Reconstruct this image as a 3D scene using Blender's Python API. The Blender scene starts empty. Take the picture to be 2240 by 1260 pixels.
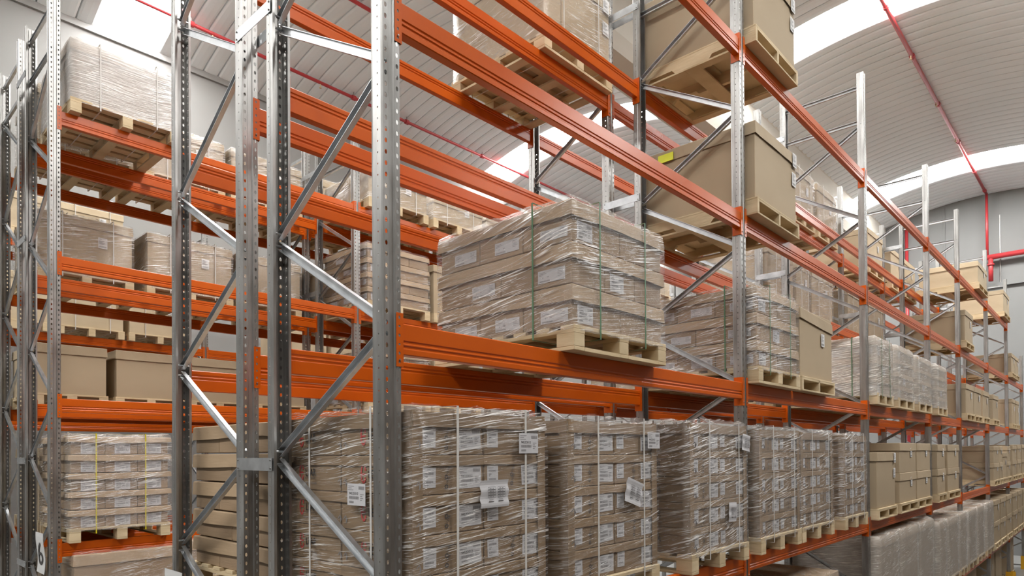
import bpy, math, random
from mathutils import Vector, Matrix, noise

# ------------------------------------------------------------------ camera, world, exposure
SC = bpy.context.scene
COL = SC.collection
H = 3.85                      # camera height above the floor
F_PX = 1450.07
_yaw, _pitch, _roll = (math.radians(v) for v in (42.693, 0.4897, -0.3898))
_F = Vector((math.cos(_yaw), math.sin(_yaw), 0)); _R = Vector((math.sin(_yaw), -math.cos(_yaw), 0)); _U = Vector((0, 0, 1))
F2 = _F * math.cos(_pitch) + _U * math.sin(_pitch); U2 = -_F * math.sin(_pitch) + _U * math.cos(_pitch)
R3 = _R * math.cos(_roll) + U2 * math.sin(_roll); U3 = -_R * math.sin(_roll) + U2 * math.cos(_roll)
cam = bpy.data.cameras.new('camera'); camo = bpy.data.objects.new('camera', cam); COL.objects.link(camo)
cam.sensor_width = 36; cam.lens = 36 * F_PX / 2240; cam.shift_y = (977.48 - 630) / 2240
cam.clip_start = 0.05; cam.clip_end = 200
camo.matrix_world = Matrix(((R3.x, U3.x, -F2.x, 0), (R3.y, U3.y, -F2.y, 0), (R3.z, U3.z, -F2.z, H), (0, 0, 0, 1)))
SC.camera = camo
SC.view_settings.view_transform = 'Standard'; SC.view_settings.look = 'None'
SC.view_settings.exposure = 0.0; SC.view_settings.gamma = 1
SC.cycles.max_bounces = 7; SC.cycles.diffuse_bounces = 4; SC.cycles.glossy_bounces = 3
SC.cycles.transparent_max_bounces = 12; SC.cycles.transmission_bounces = 2
SC.cycles.sample_clamp_indirect = 3.0; SC.cycles.adaptive_threshold = 0.03
SC.cycles.caustics_reflective = False; SC.cycles.caustics_refractive = False
world = bpy.data.worlds.new('sky'); SC.world = world; world.use_nodes = True
WORLD_STRENGTH = 0.6; SKYLIGHT = 35.0
world.node_tree.nodes['Background'].inputs[0].default_value = (0.95, 0.96, 1.0, 1)
world.node_tree.nodes['Background'].inputs[1].default_value = WORLD_STRENGTH

# ------------------------------------------------------------------ materials
def mat(name, col, rough=0.6, metal=0.0, spec=0.5, coat=0.0):
    m = bpy.data.materials.new(name); m.use_nodes = True
    b = m.node_tree.nodes['Principled BSDF']
    b.inputs['Base Color'].default_value = (*col, 1); b.inputs['Roughness'].default_value = rough
    b.inputs['Metallic'].default_value = metal; b.inputs['Specular IOR Level'].default_value = spec
    b.inputs['Coat Weight'].default_value = coat
    return m
def nd(m, t, **kw):
    n = m.node_tree.nodes.new(t)
    for k, v in kw.items(): setattr(n, k, v)
    return n
def lk(m, a, b): m.node_tree.links.new(a, b)
def vary(m, c0, c1, scale=(3, 3, 3), detail=4, bump=0.0, bscale=None, rnd=0.0, rough=None, co='Object'):
    """noise mixes two base colours, optional bump, per object brightness and roughness variation"""
    b = m.node_tree.nodes['Principled BSDF']
    tc = nd(m, 'ShaderNodeTexCoord'); mp = nd(m, 'ShaderNodeMapping'); mp.inputs['Scale'].default_value = scale
    lk(m, tc.outputs[co], mp.inputs[0])
    oi = nd(m, 'ShaderNodeObjectInfo')
    ad = nd(m, 'ShaderNodeVectorMath', operation='ADD'); lk(m, mp.outputs[0], ad.inputs[0])
    ml = nd(m, 'ShaderNodeMath', operation='MULTIPLY'); ml.inputs[1].default_value = 37.0
    lk(m, oi.outputs['Random'], ml.inputs[0]); lk(m, ml.outputs[0], ad.inputs[1])
    n = nd(m, 'ShaderNodeTexNoise'); n.inputs['Scale'].default_value = 1; n.inputs['Detail'].default_value = detail
    lk(m, ad.outputs[0], n.inputs['Vector'])
    r = nd(m, 'ShaderNodeValToRGB'); r.color_ramp.elements[0].position = 0.3; r.color_ramp.elements[1].position = 0.7
    r.color_ramp.elements[0].color = (*c0, 1); r.color_ramp.elements[1].color = (*c1, 1)
    lk(m, n.outputs[0], r.inputs[0])
    out = r.outputs[0]
    if rnd:
        hs = nd(m, 'ShaderNodeHueSaturation')
        mr = nd(m, 'ShaderNodeMapRange'); mr.inputs[3].default_value = 1 - rnd; mr.inputs[4].default_value = 1 + rnd
        lk(m, oi.outputs['Random'], mr.inputs[0]); lk(m, mr.outputs[0], hs.inputs['Value']); lk(m, out, hs.inputs['Color'])
        out = hs.outputs[0]
    lk(m, out, b.inputs['Base Color'])
    if rough:
        rr = nd(m, 'ShaderNodeMapRange'); rr.inputs[3].default_value = rough[0]; rr.inputs[4].default_value = rough[1]
        lk(m, n.outputs[0], rr.inputs[0]); lk(m, rr.outputs[0], b.inputs['Roughness'])
    if bump:
        n2 = nd(m, 'ShaderNodeTexNoise'); n2.inputs['Scale'].default_value = 1; n2.inputs['Detail'].default_value = 2
        mp2 = nd(m, 'ShaderNodeMapping'); mp2.inputs['Scale'].default_value = bscale or scale
        lk(m, tc.outputs[co], mp2.inputs[0]); lk(m, mp2.outputs[0], n2.inputs['Vector'])
        bp = nd(m, 'ShaderNodeBump'); bp.inputs['Strength'].default_value = bump; bp.inputs['Distance'].default_value = 0.01
        lk(m, n2.outputs[0], bp.inputs['Height']); lk(m, bp.outputs[0], b.inputs['Normal'])
    return m
M = {}
M['galv'] = vary(mat('galvanised_steel', (.5, .5, .5), .35, 0.85), (.28, .27, .255), (.46, .45, .435), (14, 14, 3), 5, rough=(.28, .45), rnd=.08)
M['brace'] = vary(mat('galvanised_brace', (.5, .5, .5), .35, 0.85), (.42, .43, .44), (.60, .61, .62), (10, 10, 10), 4, rough=(.28, .48), rnd=.08)
M['orange'] = vary(mat('orange_paint', (.6, .13, .02), .3, 0, .38, .0), (.50, .080, .002), (.56, .096, .003), (2, 2, 2), 3, rough=(.24, .36), bump=.02, bscale=(40, 40, 40))
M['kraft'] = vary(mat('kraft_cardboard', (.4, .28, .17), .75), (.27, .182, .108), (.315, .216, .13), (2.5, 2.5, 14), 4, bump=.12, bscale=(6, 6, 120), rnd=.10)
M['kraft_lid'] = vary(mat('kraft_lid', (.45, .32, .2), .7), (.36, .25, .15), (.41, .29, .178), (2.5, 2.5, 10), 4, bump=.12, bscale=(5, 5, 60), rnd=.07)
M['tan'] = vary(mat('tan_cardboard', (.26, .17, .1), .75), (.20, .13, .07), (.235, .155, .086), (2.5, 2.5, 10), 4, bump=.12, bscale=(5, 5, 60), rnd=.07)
M['pale'] = vary(mat('pale_cardboard', (.5, .4, .27), .75), (.49, .385, .25), (.55, .44, .295), (3, 3, 6), 4, rnd=.06)
M['brown'] = vary(mat('brown_cardboard', (.35, .24, .14), .75), (.385, .295, .19), (.42, .325, .212), (1.2, 1.2, 2), 4, bump=.06, bscale=(4, 4, 3), rnd=.06)
M['tape'] = mat('tape_seam', (.20, .13, .08), .5)
M['wood'] = vary(mat('pallet_wood', (.6, .47, .3), .75), (.50, .375, .215), (.68, .545, .35), (3, 3, 12), 5, bump=.15, bscale=(8, 8, 60), rnd=.1)
M['label'] = mat('label_paper', (.52, .51, .52), .8, 0, .2)
M['label_bright'] = mat('bright_label_paper', (.72, .71, .70), .8, 0, .2)
M['ink'] = mat('black_ink', (.05, .045, .045), .6)
M['greyink_shade'] = mat('grey_ink_and_shade', (.22, .21, .21), .6)
M['redink'] = mat('red_ink', (.42, .035, .03), .6)
M['white_strap'] = mat('white_strap', (.58, .56, .53), .4)
M['green_strap'] = mat('green_strap', (.10, .20, .11), .4)
M['yellow_strap'] = mat('yellow_strap', (.62, .52, .02), .4)
M['wall'] = vary(mat('painted_wall', (.72, .70, .655), .85), (.255, .25, .24), (.275, .27, .26), (.4, .4, .4), 3)
M['endwall'] = vary(mat('end_wall', (.66, .655, .635), .85), (.19, .19, .186), (.205, .205, .20), (.4, .4, .4), 3)
M['concrete'] = vary(mat('concrete_gutter', (.55, .52, .46), .85), (.55, .515, .455), (.60, .565, .50), (1, 1, 1), 3)
M['shade_screen'] = mat('shade_screen_dark', (.13, .10, .075), .7)  # dark finish of the added wall that shades the racks
M['roof'] = vary(mat('roof_sheet', (.6, .56, .5), .55), (.83, .87, .89), (.87, .91, .93), (.5, .5, .5), 3, rough=(.45, .6))
M['floor'] = vary(mat('floor_concrete', (.2, .2, .2), .35), (.23, .23, .22), (.28, .28, .27), (.7, .7, .7), 4)
M['red'] = mat('red_pipe_paint', (.40, .035, .04), .35)
M['yellow'] = mat('yellow_guard', (.8, .42, .02), .45)
M['sign'] = mat('white_sign', (.6, .59, .58), .5)
M['sticker'] = mat('yellow_sticker', (.72, .74, .03), .5)
M['greenlabel'] = mat('green_label', (.2, .5, .12), .5)
m = bpy.data.materials.new('skylight_sheet'); m.use_nodes = True; M['skylight'] = m
for n in list(m.node_tree.nodes):
    if n.type == 'BSDF_PRINCIPLED': m.node_tree.nodes.remove(n)
em = nd(m, 'ShaderNodeEmission'); em.inputs[0].default_value = (1.0, 1.0, 0.985, 1); em.inputs[1].default_value = SKYLIGHT
lk(m, em.outputs[0], m.node_tree.nodes['Material Output'].inputs[0])

def film_mat(name, base, amount, tilt=0.1, col=(.93, .90, .87)):
    """clear stretch film: mostly transparent, milky in bunched wrinkles, white streaks painted in for glints, glossy all over"""
    m = bpy.data.materials.new(name); m.use_nodes = True
    b = m.node_tree.nodes['Principled BSDF']; out = m.node_tree.nodes['Material Output']
    b.inputs['Base Color'].default_value = (*col, 1); b.inputs['Roughness'].default_value = .16
    b.inputs['Specular IOR Level'].default_value = .9
    tc = nd(m, 'ShaderNodeTexCoord'); sp = nd(m, 'ShaderNodeSeparateXYZ'); lk(m, tc.outputs['Object'], sp.inputs[0])
    oi = nd(m, 'ShaderNodeObjectInfo')
    def mth(op, a, c, d=None):
        x = nd(m, 'ShaderNodeMath', operation=op)
        for i, v in enumerate((a, c, d)):
            if v is None: continue
            if isinstance(v, (int, float)): x.inputs[i].default_value = v
            else: lk(m, v, x.inputs[i])
        return x.outputs[0]
    u = mth('SUBTRACT', sp.outputs[0], sp.outputs[1])
    rnd = mth('MULTIPLY', oi.outputs['Random'], 53.0)
    def tex(su, sv, sw, scale, detail, vv):
        c = nd(m, 'ShaderNodeCombineXYZ'); lk(m, mth('MULTIPLY', u, su), c.inputs[0]); lk(m, mth('MULTIPLY', vv, sv), c.inputs[1])
        lk(m, mth('ADD', rnd, sw), c.inputs[2])
        n = nd(m, 'ShaderNodeTexNoise'); n.inputs['Scale'].default_value = scale; n.inputs['Detail'].default_value = detail
        lk(m, c.outputs[0], n.inputs['Vector']); return n.outputs[0]
    warp = tex(1.1, 2.2, 0, 1, 1, sp.outputs[2])
    zt = mth('ADD', mth('ADD', sp.outputs[2], mth('MULTIPLY', u, -tilt)), mth('MULTIPLY', warp, .13))
    glint_streak = tex(3.2, 85, 5, 1, 3, zt)  # wrinkles plus the glints on them, painted as white opacity
    fine_glint = tex(9, 230, 11, 1, 2, zt)
    patch = tex(2.0, 3.5, 20, 1, 2, sp.outputs[2])
    pk = nd(m, 'ShaderNodeMapRange'); pk.inputs[1].default_value = .40; pk.inputs[2].default_value = .66; lk(m, patch, pk.inputs[0])
    sk = nd(m, 'ShaderNodeMapRange'); sk.inputs[1].default_value = .585; sk.inputs[2].default_value = .64; lk(m, glint_streak, sk.inputs[0])
    fk = nd(m, 'ShaderNodeMapRange'); fk.inputs[1].default_value = .60; fk.inputs[2].default_value = .65; lk(m, fine_glint, fk.inputs[0])
    s = mth('MULTIPLY', mth('ADD', mth('MULTIPLY', sk.outputs[0], .8), mth('MULTIPLY', fk.outputs[0], .8)), mth('ADD', mth('MULTIPLY', pk.outputs[0], .85), .15))
    al = mth('MINIMUM', mth('ADD', mth('MULTIPLY', s, amount), base), .95)
    hgt = mth('ADD', glint_streak, mth('MULTIPLY', fine_glint, .4))
    bp = nd(m, 'ShaderNodeBump'); bp.inputs['Strength'].default_value = .9; bp.inputs['Distance'].default_value = .012
    lk(m, hgt, bp.inputs['Height']); lk(m, bp.outputs[0], b.inputs['Normal'])
    gl = nd(m, 'ShaderNodeBsdfGlossy'); gl.inputs['Roughness'].default_value = .18; lk(m, bp.outputs[0], gl.inputs['Normal'])
    tr = nd(m, 'ShaderNodeBsdfTransparent')
    mx0 = nd(m, 'ShaderNodeMixShader'); mx0.inputs[0].default_value = .06
    lk(m, tr.outputs[0], mx0.inputs[1]); lk(m, gl.outputs[0], mx0.inputs[2])
    mx = nd(m, 'ShaderNodeMixShader'); lk(m, al, mx.inputs[0]); lk(m, mx0.outputs[0], mx.inputs[1]); lk(m, b.outputs[0], mx.inputs[2])
    lk(m, mx.outputs[0], out.inputs[0])
    return m
M['film'] = film_mat('stretch_film', .015, .75, .12)
M['film_mid'] = film_mat('stretch_film_layered', .06, 1.25, .16)
M['film_white'] = film_mat('stretch_film_white_glare', .42, .9, .08)  # white film, its high base opacity also paints in glare
M['film_heavy'] = film_mat('stretch_film_milky_glare', .42, .9, .10, (.80, .75, .68))  # milky film with glare painted into its pale base

# ------------------------------------------------------------------ mesh helpers
class MB:
    def __init__(s): s.v = []; s.f = []; s.m = []; s.mats = []
    def mi(s, k):
        if k not in s.mats: s.mats.append(k)
        return s.mats.index(k)
    def add(s, vs, fs, k):
        o = len(s.v); s.v += [tuple(v) for v in vs]; i = s.mi(k)
        for f in fs: s.f.append(tuple(o + a for a in f)); s.m.append(i)
    def box(s, x0, x1, y0, y1, z0, z1, k, c=0.0):
        if c <= 0:
            s.add([(x0, y0, z0), (x1, y0, z0), (x1, y1, z0), (x0, y1, z0), (x0, y0, z1), (x1, y0, z1), (x1, y1, z1), (x0, y1, z1)],
                  [(0, 3, 2, 1), (4, 5, 6, 7), (0, 1, 5, 4), (1, 2, 6, 5), (2, 3, 7, 6), (3, 0, 4, 7)], k); return
        def ring(i, z): return [(x0 + c + (0 if i else 0), y0 + (0 if not i else c), z)]
        vs = []
        for z, e in ((z0, c), (z0 + c, 0), (z1 - c, 0), (z1, c)):
            vs += [(x0 + c, y0 + e, z), (x1 - c, y0 + e, z), (x1 - e, y0 + c, z), (x1 - e, y1 - c, z), (x1 - c, y1 - e, z), (x0 + c, y1 - e, z), (x0 + e, y1 - c, z), (x0 + e, y0 + c, z)]
        fs = [tuple(range(7, -1, -1)), tuple(range(24, 32))]
        for r in range(3):
            for i in range(8): fs.append((r * 8 + i, r * 8 + (i + 1) % 8, r * 8 + 8 + (i + 1) % 8, r * 8 + 8 + i))
        s.add(vs, fs, k)
    def prism(s, pts, a0, a1, k, axis='x', close=True, caps=True):
        n = len(pts)
        def P(a, p):
            return (a, p[0], p[1]) if axis == 'x' else ((p[0], a, p[1]) if axis == 'y' else (p[0], p[1], a))
        vs = [P(a0, p) for p in pts] + [P(a1, p) for p in pts]
        fs = [(i, (i + 1) % n, n + (i + 1) % n, n + i) for i in range(n if close else n - 1)]
        if close and caps: fs += [tuple(range(n - 1, -1, -1)), tuple(range(n, 2 * n))]
        s.add(vs, fs, k)
    def tube(s, p, q, r, k, n=12):
        p = Vector(p); q = Vector(q); d = (q - p).normalized()
        a = d.orthogonal().normalized(); b = d.cross(a)
        vs = [p + a * r * math.cos(t) + b * r * math.sin(t) for t in [2 * math.pi * i / n for i in range(n)]]
        vs += [v + (q - p) for v in vs]
        s.add(vs, [(i, (i + 1) % n, n + (i + 1) % n, n + i) for i in range(n)] + [tuple(range(n - 1, -1, -1)), tuple(range(n, 2 * n))], k)
    def mesh(s, name, smooth=False):
        me = bpy.data.meshes.new(name); me.from_pydata(s.v, [], s.f)
        for k in s.mats: me.materials.append(M[k])
        me.polygons.foreach_set('material_index', s.m)
        if smooth: me.polygons.foreach_set('use_smooth', [True] * len(me.polygons))
        me.update(); return me
def ob(name, me, parent=None, loc=(0, 0, 0), rz=0.0):
    o = bpy.data.objects.new(name, me); COL.objects.link(o)
    o.location = loc; o.rotation_euler = (0, 0, rz)
    if parent: o.parent = parent
    return o
def tag(o, label, cat, group=None):
    o['label'] = label; o['category'] = cat; o['kind'] = 'thing'
    if group: o['group'] = group
    return o
def struct(name, me, label=None):
    o = ob(name, me); o['kind'] = 'structure'
    if label: o['label'] = label
    return o
CACHE = {}
def cached(key, fn):
    if key not in CACHE: CACHE[key] = fn()
    return CACHE[key]
def fix_normals(me):
    import bmesh
    b = bmesh.new(); b.from_mesh(me); bmesh.ops.remove_doubles(b, verts=b.verts, dist=1e-5); bmesh.ops.recalc_face_normals(b, faces=b.faces); b.to_mesh(me); b.free()
    return me
def text_geo(txt, size, shear=0.0):
    """letters as flat triangles lying in x/z, baseline at z 0; returns verts, faces, width"""
    c = bpy.data.curves.new('t', 'FONT'); c.body = txt; c.size = size; c.shear = shear; c.resolution_u = 3
    o = bpy.data.objects.new('t', c); COL.objects.link(o)
    dg = bpy.context.evaluated_depsgraph_get(); me = bpy.data.meshes.new_from_object(o.evaluated_get(dg))
    vs = [(v.co.x, v.co.y) for v in me.vertices]; fs = [tuple(p.vertices) for p in me.polygons]
    bpy.data.objects.remove(o); bpy.data.curves.remove(c); bpy.data.meshes.remove(me)
    w = max([v[0] for v in vs] or [0]) - min([v[0] for v in vs] or [0])
    return vs, fs, w
def put_text(mb, txt, x, z, size, k, y=-.0012, sx=1.0, shear=0.0, rot=0.0):
    vs, fs, w = text_geo(txt, size, shear)
    ca, sa = math.cos(rot), math.sin(rot)
    mb.add([(x + (a * sx) * ca - b * sa, y, z + (a * sx) * sa + b * ca) for a, b in vs], fs, k)
    return w * sx
def ringflat(mb, cx, cz, rx, rz, t, k, y=-.0012, a0=0, a1=360, n=20):
    vs = []
    for i in range(n + 1):
        a = math.radians(a0 + (a1 - a0) * i / n)
        vs += [(cx + rx * math.cos(a), y, cz + rz * math.sin(a)), (cx + (rx - t) * math.cos(a), y, cz + (rz - t) * math.sin(a))]
    mb.add(vs, [(2 * i, 2 * i + 1, 2 * i + 3, 2 * i + 2) for i in range(n)], k)
def flat(mb, x0, x1, z0, z1, k, y=-.001):
    mb.add([(x0, y, z0), (x1, y, z0), (x1, y, z1), (x0, y, z1)], [(0, 1, 2, 3)], k)

# ------------------------------------------------------------------ layout
X_AB = [1.791, 5.491, 9.191, 12.891, 15.719, 19.419, 23.119, 26.819]
X_CD = [1.79, 5.39, 8.99, 12.59, 16.19, 19.79, 23.39]
LV = [H - 2.482, H - .959, H + .510, H + 1.959, H + 3.440]
DECK = [z + .07 for z in LV]; PAL = .144
TOPZ = H + 4.78
ROW = {'A': (2.365, 3.411, X_AB), 'B': (3.701, 4.747, X_AB), 'C': (7.917, 8.963, X_CD), 'D': (9.253, 10.299, X_CD), 'E': (13.0, 14.046, X_CD)}
LOADY = {'A': 2.27, 'B': 3.64, 'C': 7.82, 'D': 9.15, 'E': 12.9}
RN = {'A': 'nearest rack row', 'B': 'second rack row', 'C': 'third rack row', 'D': 'fourth rack row', 'E': 'last rack row by the wall'}
RN2 = {'A': 'nearest rack', 'B': 'second rack', 'C': 'third rack', 'D': 'fourth rack', 'E': 'last rack'}
LN = ['lowest level', 'second level', 'third level', 'fourth level', 'top level']
ORD = ['first', 'second', 'third', 'fourth', 'fifth', 'sixth', 'seventh', 'eighth']
random.seed(5)

# ------------------------------------------------------------------ the hall
def hall():
    XA, XB = -9.0, 30.0
    mb = MB(); mb.box(XA, XB, -7.7, 15.56, -.2, 0, 'floor'); struct('floor', mb.mesh('floor'))
    mb = MB(); mb.box(XA, XB + .3, 15.56, 15.86, 0, H + 9.0, 'wall')
    mb.box(XA, XB, 15.50, 15.56, H + 8.72, H + 8.86, 'wall')
    struct('wall_left', mb.mesh('wall_left'))
    mb = MB()
    mb.box(XB, XB + .3, -7.7, 15.86, 0, H + 9.9, 'endwall')
    struct('wall_far', mb.mesh('wall_far'))
    mb = MB(); mb.box(XB - .12, XB, -7.4, 15.5, H + 5.98, H + 6.10, 'endwall'); mb.box(XB - .03, XB, 4.95, 5.0, 0, H + 9.3, 'endwall'); mb.box(XB - .03, XB, 1.2, 1.25, 0, H + 9.3, 'endwall')
    struct('trim_1', mb.mesh('trim_1'))
    mb = MB(); mb.box(XA - .3, XA, -7.7, 15.86, 0, H + 9.9, 'endwall'); struct('wall_back', mb.mesh('wall_back'))
    mb = MB(); mb.box(XA, XB, -7.7, -7.4, 0, H + 9.9, 'wall'); struct('wall_right', mb.mesh('wall_right'))
    mb = MB(); mb.box(XA, XB, -1.05, -.9, 0, H + 2.8, 'shade_screen'); struct('shade_wall', mb.mesh('shade_wall'))  # low dark wall added out of view to shade the lower rack levels
    # barrel vaults: (centre y, apex z, curvature, half span)
    vaults = [(3.66, 9.468, .0443, 3.36), (11.78, 9.5, .045, 3.80), (-4.04, 9.468, .0443, 3.36)]
    lights = [(-6.7, -5.5), (4.2, 5.4), (15.05, 16.2), (25.65, 27.1)]
    prof = [(0, .075), (.028, .006), (.06, -.004), (.165, -.009), (.27, -.004), (.302, .006)]
    for vi, (yc, za, k, hs) in enumerate(vaults):
        mb = MB(); sk = []
        n = 40; ys = [yc - hs + 2 * hs * i / n for i in range(n + 1)]
        spans = []; a = XA
        for l0, l1 in lights: spans.append((a, l0)); a = l1
        spans.append((a, XB))
        for s0, s1 in spans:
            cnt = max(1, round((s1 - s0) / .33)); p = (s1 - s0) / cnt
            xs = []
            for c in range(cnt): xs += [(s0 + c * p + px * p / .33, pz) for px, pz in prof]
            xs.append((s1, .075))
            vs = [(x, y, H + za - k * (y - yc) ** 2 + dz) for x, dz in xs for y in ys]
            w = n + 1
            mb.add(vs, [(i * w + j, i * w + j + 1, (i + 1) * w + j + 1, (i + 1) * w + j) for i in range(len(xs) - 1) for j in range(n)], 'roof')
        me = mb.mesh('ceiling')
        o = struct('ceiling', me); md = o.modifiers.new('s', 'SOLIDIFY'); md.thickness = -.02
        for li, (l0, l1) in enumerate(lights):
            mb = MB()
            vs = [(x, y, H + za - k * (y - yc) ** 2 + dz) for x, dz in ((l0, .03), (l1, .03), (l1, .05), (l0, .05)) for y in ys]; w = n + 1
            fs = [(i * w + j, i * w + j + 1, ((i + 1) % 4) * w + j + 1, ((i + 1) % 4) * w + j) for i in range(4) for j in range(n)]
            mb.add(vs, fs, 'skylight')
            struct('window_%d' % (vi * 4 + li + 1), mb.mesh('rooflight'), 'white translucent rooflight strip, %s of the %s vault' % (ORD[li], ORD[vi]))
    # concrete gutter beams between the vaults
    for gi, (y0, y1) in enumerate(((7.0, 8.0), (-.68, .30))):
        mb = MB(); z0, z1 = H + 7.75, H + 8.93
        mb.prism([(y0, z1), (y0, z0 + .25), (y0 + .12, z0), (y1 - .12, z0), (y1, z0 + .25), (y1, z1), (y1 + .04, z1 + .05), (y1 - .2, z1 + .02), (y0 + .2, z1 + .02), (y0 - .04, z1 + .05)], XA, XB, 'concrete')
        struct('trim_%d' % (gi + 2), mb.mesh('gutter'))
hall()

def pipes():
    G = 'red sprinkler pipes'
    mb = MB(); mb.tube((-9, 3.6, H + 9.37), (29.7, 3.6, H + 9.37), .045, 'red', 14); mb.tube((29.7, 3.6, H + 9.40), (29.7, 3.6, H + 7.05), .045, 'red', 14)
    root = ob('sprinkler_pipe', mb.mesh('sprinkler_pipe', True)); tag(root, 'long red sprinkler pipe under the vault crown, dropping down the end wall', 'pipe', G)
    mb = MB(); mb.tube((0, 0, 0), (.10, 0, 0), .062, 'red', 14); mb.tube((.05, 0, .0), (.05, 0, .14), .012, 'galv', 8); cl = mb.mesh('pipe_clamp')
    for x in (3, 6.2, 9.3, 12.4, 15.6, 18.0, 21, 24, 26.9, 29.2): ob('pipe_clamp', cl, root, (x, 3.6, H + 9.37))
    mb = MB(); mb.tube((0, 0, -.02), (0, 0, -.10), .014, 'wood', 8); mb.tube((0, 0, -.10), (0, 0, -.11), .03, 'wood', 8); sh = mb.mesh('sprinkler_head')
    for x in (5.2, 8.4, 11.6, 17.9, 20.8, 23.6): ob('sprinkler_head', sh, root, (x, 3.6, H + 9.34))
    for y, z, xe, lab in ((14.3, 9.05, 29.6, 'red sprinkler pipe along the left vault above the wall side racks'), (11.6, 9.36, 29.6, 'red sprinkler pipe along the crown of the left vault')):
        mb = MB(); mb.tube((-9, y, H + z), (xe, y, H + z), .04, 'red', 12)
        r = ob('sprinkler_pipe', mb.mesh('sprinkler_pipe', True)); tag(r, lab, 'pipe', G)
        for x in (2.1, 5.6, 7.4, 9.6, 11.3, 14.2): ob('pipe_clamp', cl, r, (x, y, H + z))
        for x in (3.3, 6.1, 8.7, 11.0, 13.8): ob('sprinkler_head', sh, r, (x, y, H + z - .02))
    mb = MB(); mb.tube((29.7, -7.3, H + 7.03), (29.7, 3.75, H + 7.03), .095, 'red', 16); mb.tube((29.7, 3.5, H + 7.03), (29.7, 3.5, H + 6.15), .075, 'red', 14)
    mb.tube((29.7, 3.5, H + 6.72), (29.7, 3.5, H + 6.78), .11, 'red', 14)
    tag(ob('water_main', mb.mesh('water_main', True)), 'thick red water main running level along the far end wall', 'pipe', G)
    mb = MB(); mb.tube((29.93, 6.24, H + 9.0), (29.93, 6.24, 0), .06, 'red', 12)
    tag(ob('riser_pipe', mb.mesh('riser_pipe', True)), 'red riser pipe on the far end wall behind the rack tops', 'pipe', G)
    mb = MB(); mb.tube((29.985, 3.25, H + 8.6), (29.985, 3.25, H + 6.1), .02, 'galv', 8)
    tag(ob('conduit', mb.mesh('conduit')), 'thin grey conduit beside the red sprinkler drop on end wall', 'pipe')
pipes()

# ------------------------------------------------------------------ rack parts
def cell(mb, fn, u0, u1, z0, z1, uc, zc, ru, rz, k):
    """one cell of a perforated strip: outer rectangle, octagonal hole; fn maps (u, z) to a point"""
    um, zm = (u0 + u1) / 2, (z0 + z1) / 2
    o = [(u1, zm), (u1, z1), (um, z1), (u0, z1), (u0, zm), (u0, z0), (um, z0), (u1, z0)]
    i = [(uc + ru * math.cos(math.pi / 4 * t), zc + rz * math.sin(math.pi / 4 * t)) for t in range(8)]
    mb.add([fn(*p) for p in o] + [fn(*p) for p in i], [(j, (j + 1) % 8, 8 + (j + 1) % 8, 8 + j) for j in range(8)], k)
def upright_mesh(h):
    mb = MB(); P = .05; n = int(h / P)
    W = [(.05, .009), (.045, .0), (.017, .0), (.012, .008), (-.012, .008), (-.017, .0), (-.045, .0), (-.05, .009)]
    # plain folds of the web
    for a, b in ((0, 1), (2, 3), (3, 4), (4, 5), (6, 7)):
        p, q = W[a], W[b]; mb.add([(p[0], p[1], 0), (q[0], q[1], 0), (q[0], q[1], h), (p[0], p[1], h)], [(0, 1, 2, 3)], 'galv')
    for s in (1, -1):
        mb.add([(s * .05, .009, 0), (s * .05, .022, 0), (s * .05, .022, h), (s * .05, .009, h)], [(0, 1, 2, 3)], 'galv')
        mb.add([(s * .05, .042, 0), (s * .047, .046, 0), (s * .047, .072, 0), (s * .050, .076, 0), (s * .036, .076, 0),
                (s * .05, .042, h), (s * .047, .046, h), (s * .047, .072, h), (s * .050, .076, h), (s * .036, .076, h)],
               [(0, 1, 6, 5), (1, 2, 7, 6), (2, 3, 8, 7), (3, 4, 9, 8)], 'galv')
        for i in range(n):
            z0 = i * P; z1 = z0 + P if i < n - 1 else h
            cell(mb, lambda u, z: (s * u, 0, z), .017, .045, z0, z1, .031, z0 + P / 2, .0068, .0112, 'galv')
            cell(mb, lambda u, z: (s * .05, u, z), .022, .042, z0, z1, .032, z0 + P / 2, .0038, .0045, 'galv')
    me = mb.mesh('upright'); fix_normals(me)
    o = bpy.data.objects.new('t', me); COL.objects.link(o); md = o.modifiers.new('s', 'SOLIDIFY'); md.thickness = .002; md.offset = 0
    dg = bpy.context.evaluated_depsgraph_get(); m2 = bpy.data.meshes.new_from_object(o.evaluated_get(dg)); m2.name = 'upright'
    bpy.data.objects.remove(o); return m2
def brace_mesh(p, q, w=.042, d=.028, side=1):
    """C channel between two nodes in the y/z plane of the frame"""
    p = Vector(p); q = Vector(q); dr = (q - p).normalized(); nrm = Vector((0, -dr.z, dr.y)); X = Vector((1, 0, 0)); t = .0025
    sec = [(-d / 2, w / 2), (d / 2, w / 2), (d / 2, w / 2 - t), (-d / 2 + t, w / 2 - t), (-d / 2 + t, -w / 2 + t), (d / 2, -w / 2 + t), (d / 2, -w / 2), (-d / 2, -w / 2)]
    vs = [e - X * a * side + nrm * b for e in (p, q) for a, b in sec]
    mb = MB(); mb.add(vs, [(i, (i + 1) % 8, 8 + (i + 1) % 8, 8 + i) for i in range(8)] + [(0, 3, 2, 1), (0, 7, 4, 3), (4, 7, 6, 5), (8, 9, 10, 11), (8, 11, 12, 15), (12, 13, 14, 15)], 'brace')
    for e, s in ((p, 1), (q, -1)):
        c = e + dr * s * .02
        mb.tube(c + X * (-.045), c + X * .045, .006, 'brace', 6)
    return mb.mesh('brace')
D = 1.046
FN = [H + v for v in (4.13, 2.92, 1.745, .57, -.61, -1.79, -2.97)]
BN = [H + v for v in (3.52, 2.335, 1.155, -.02, -1.2, -2.38, -3.56)]
UP_FULL = upright_mesh(TOPZ); UP_LOW = upright_mesh(H + 3.0)
ZIG = [(.045, FN[0])]
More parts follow.
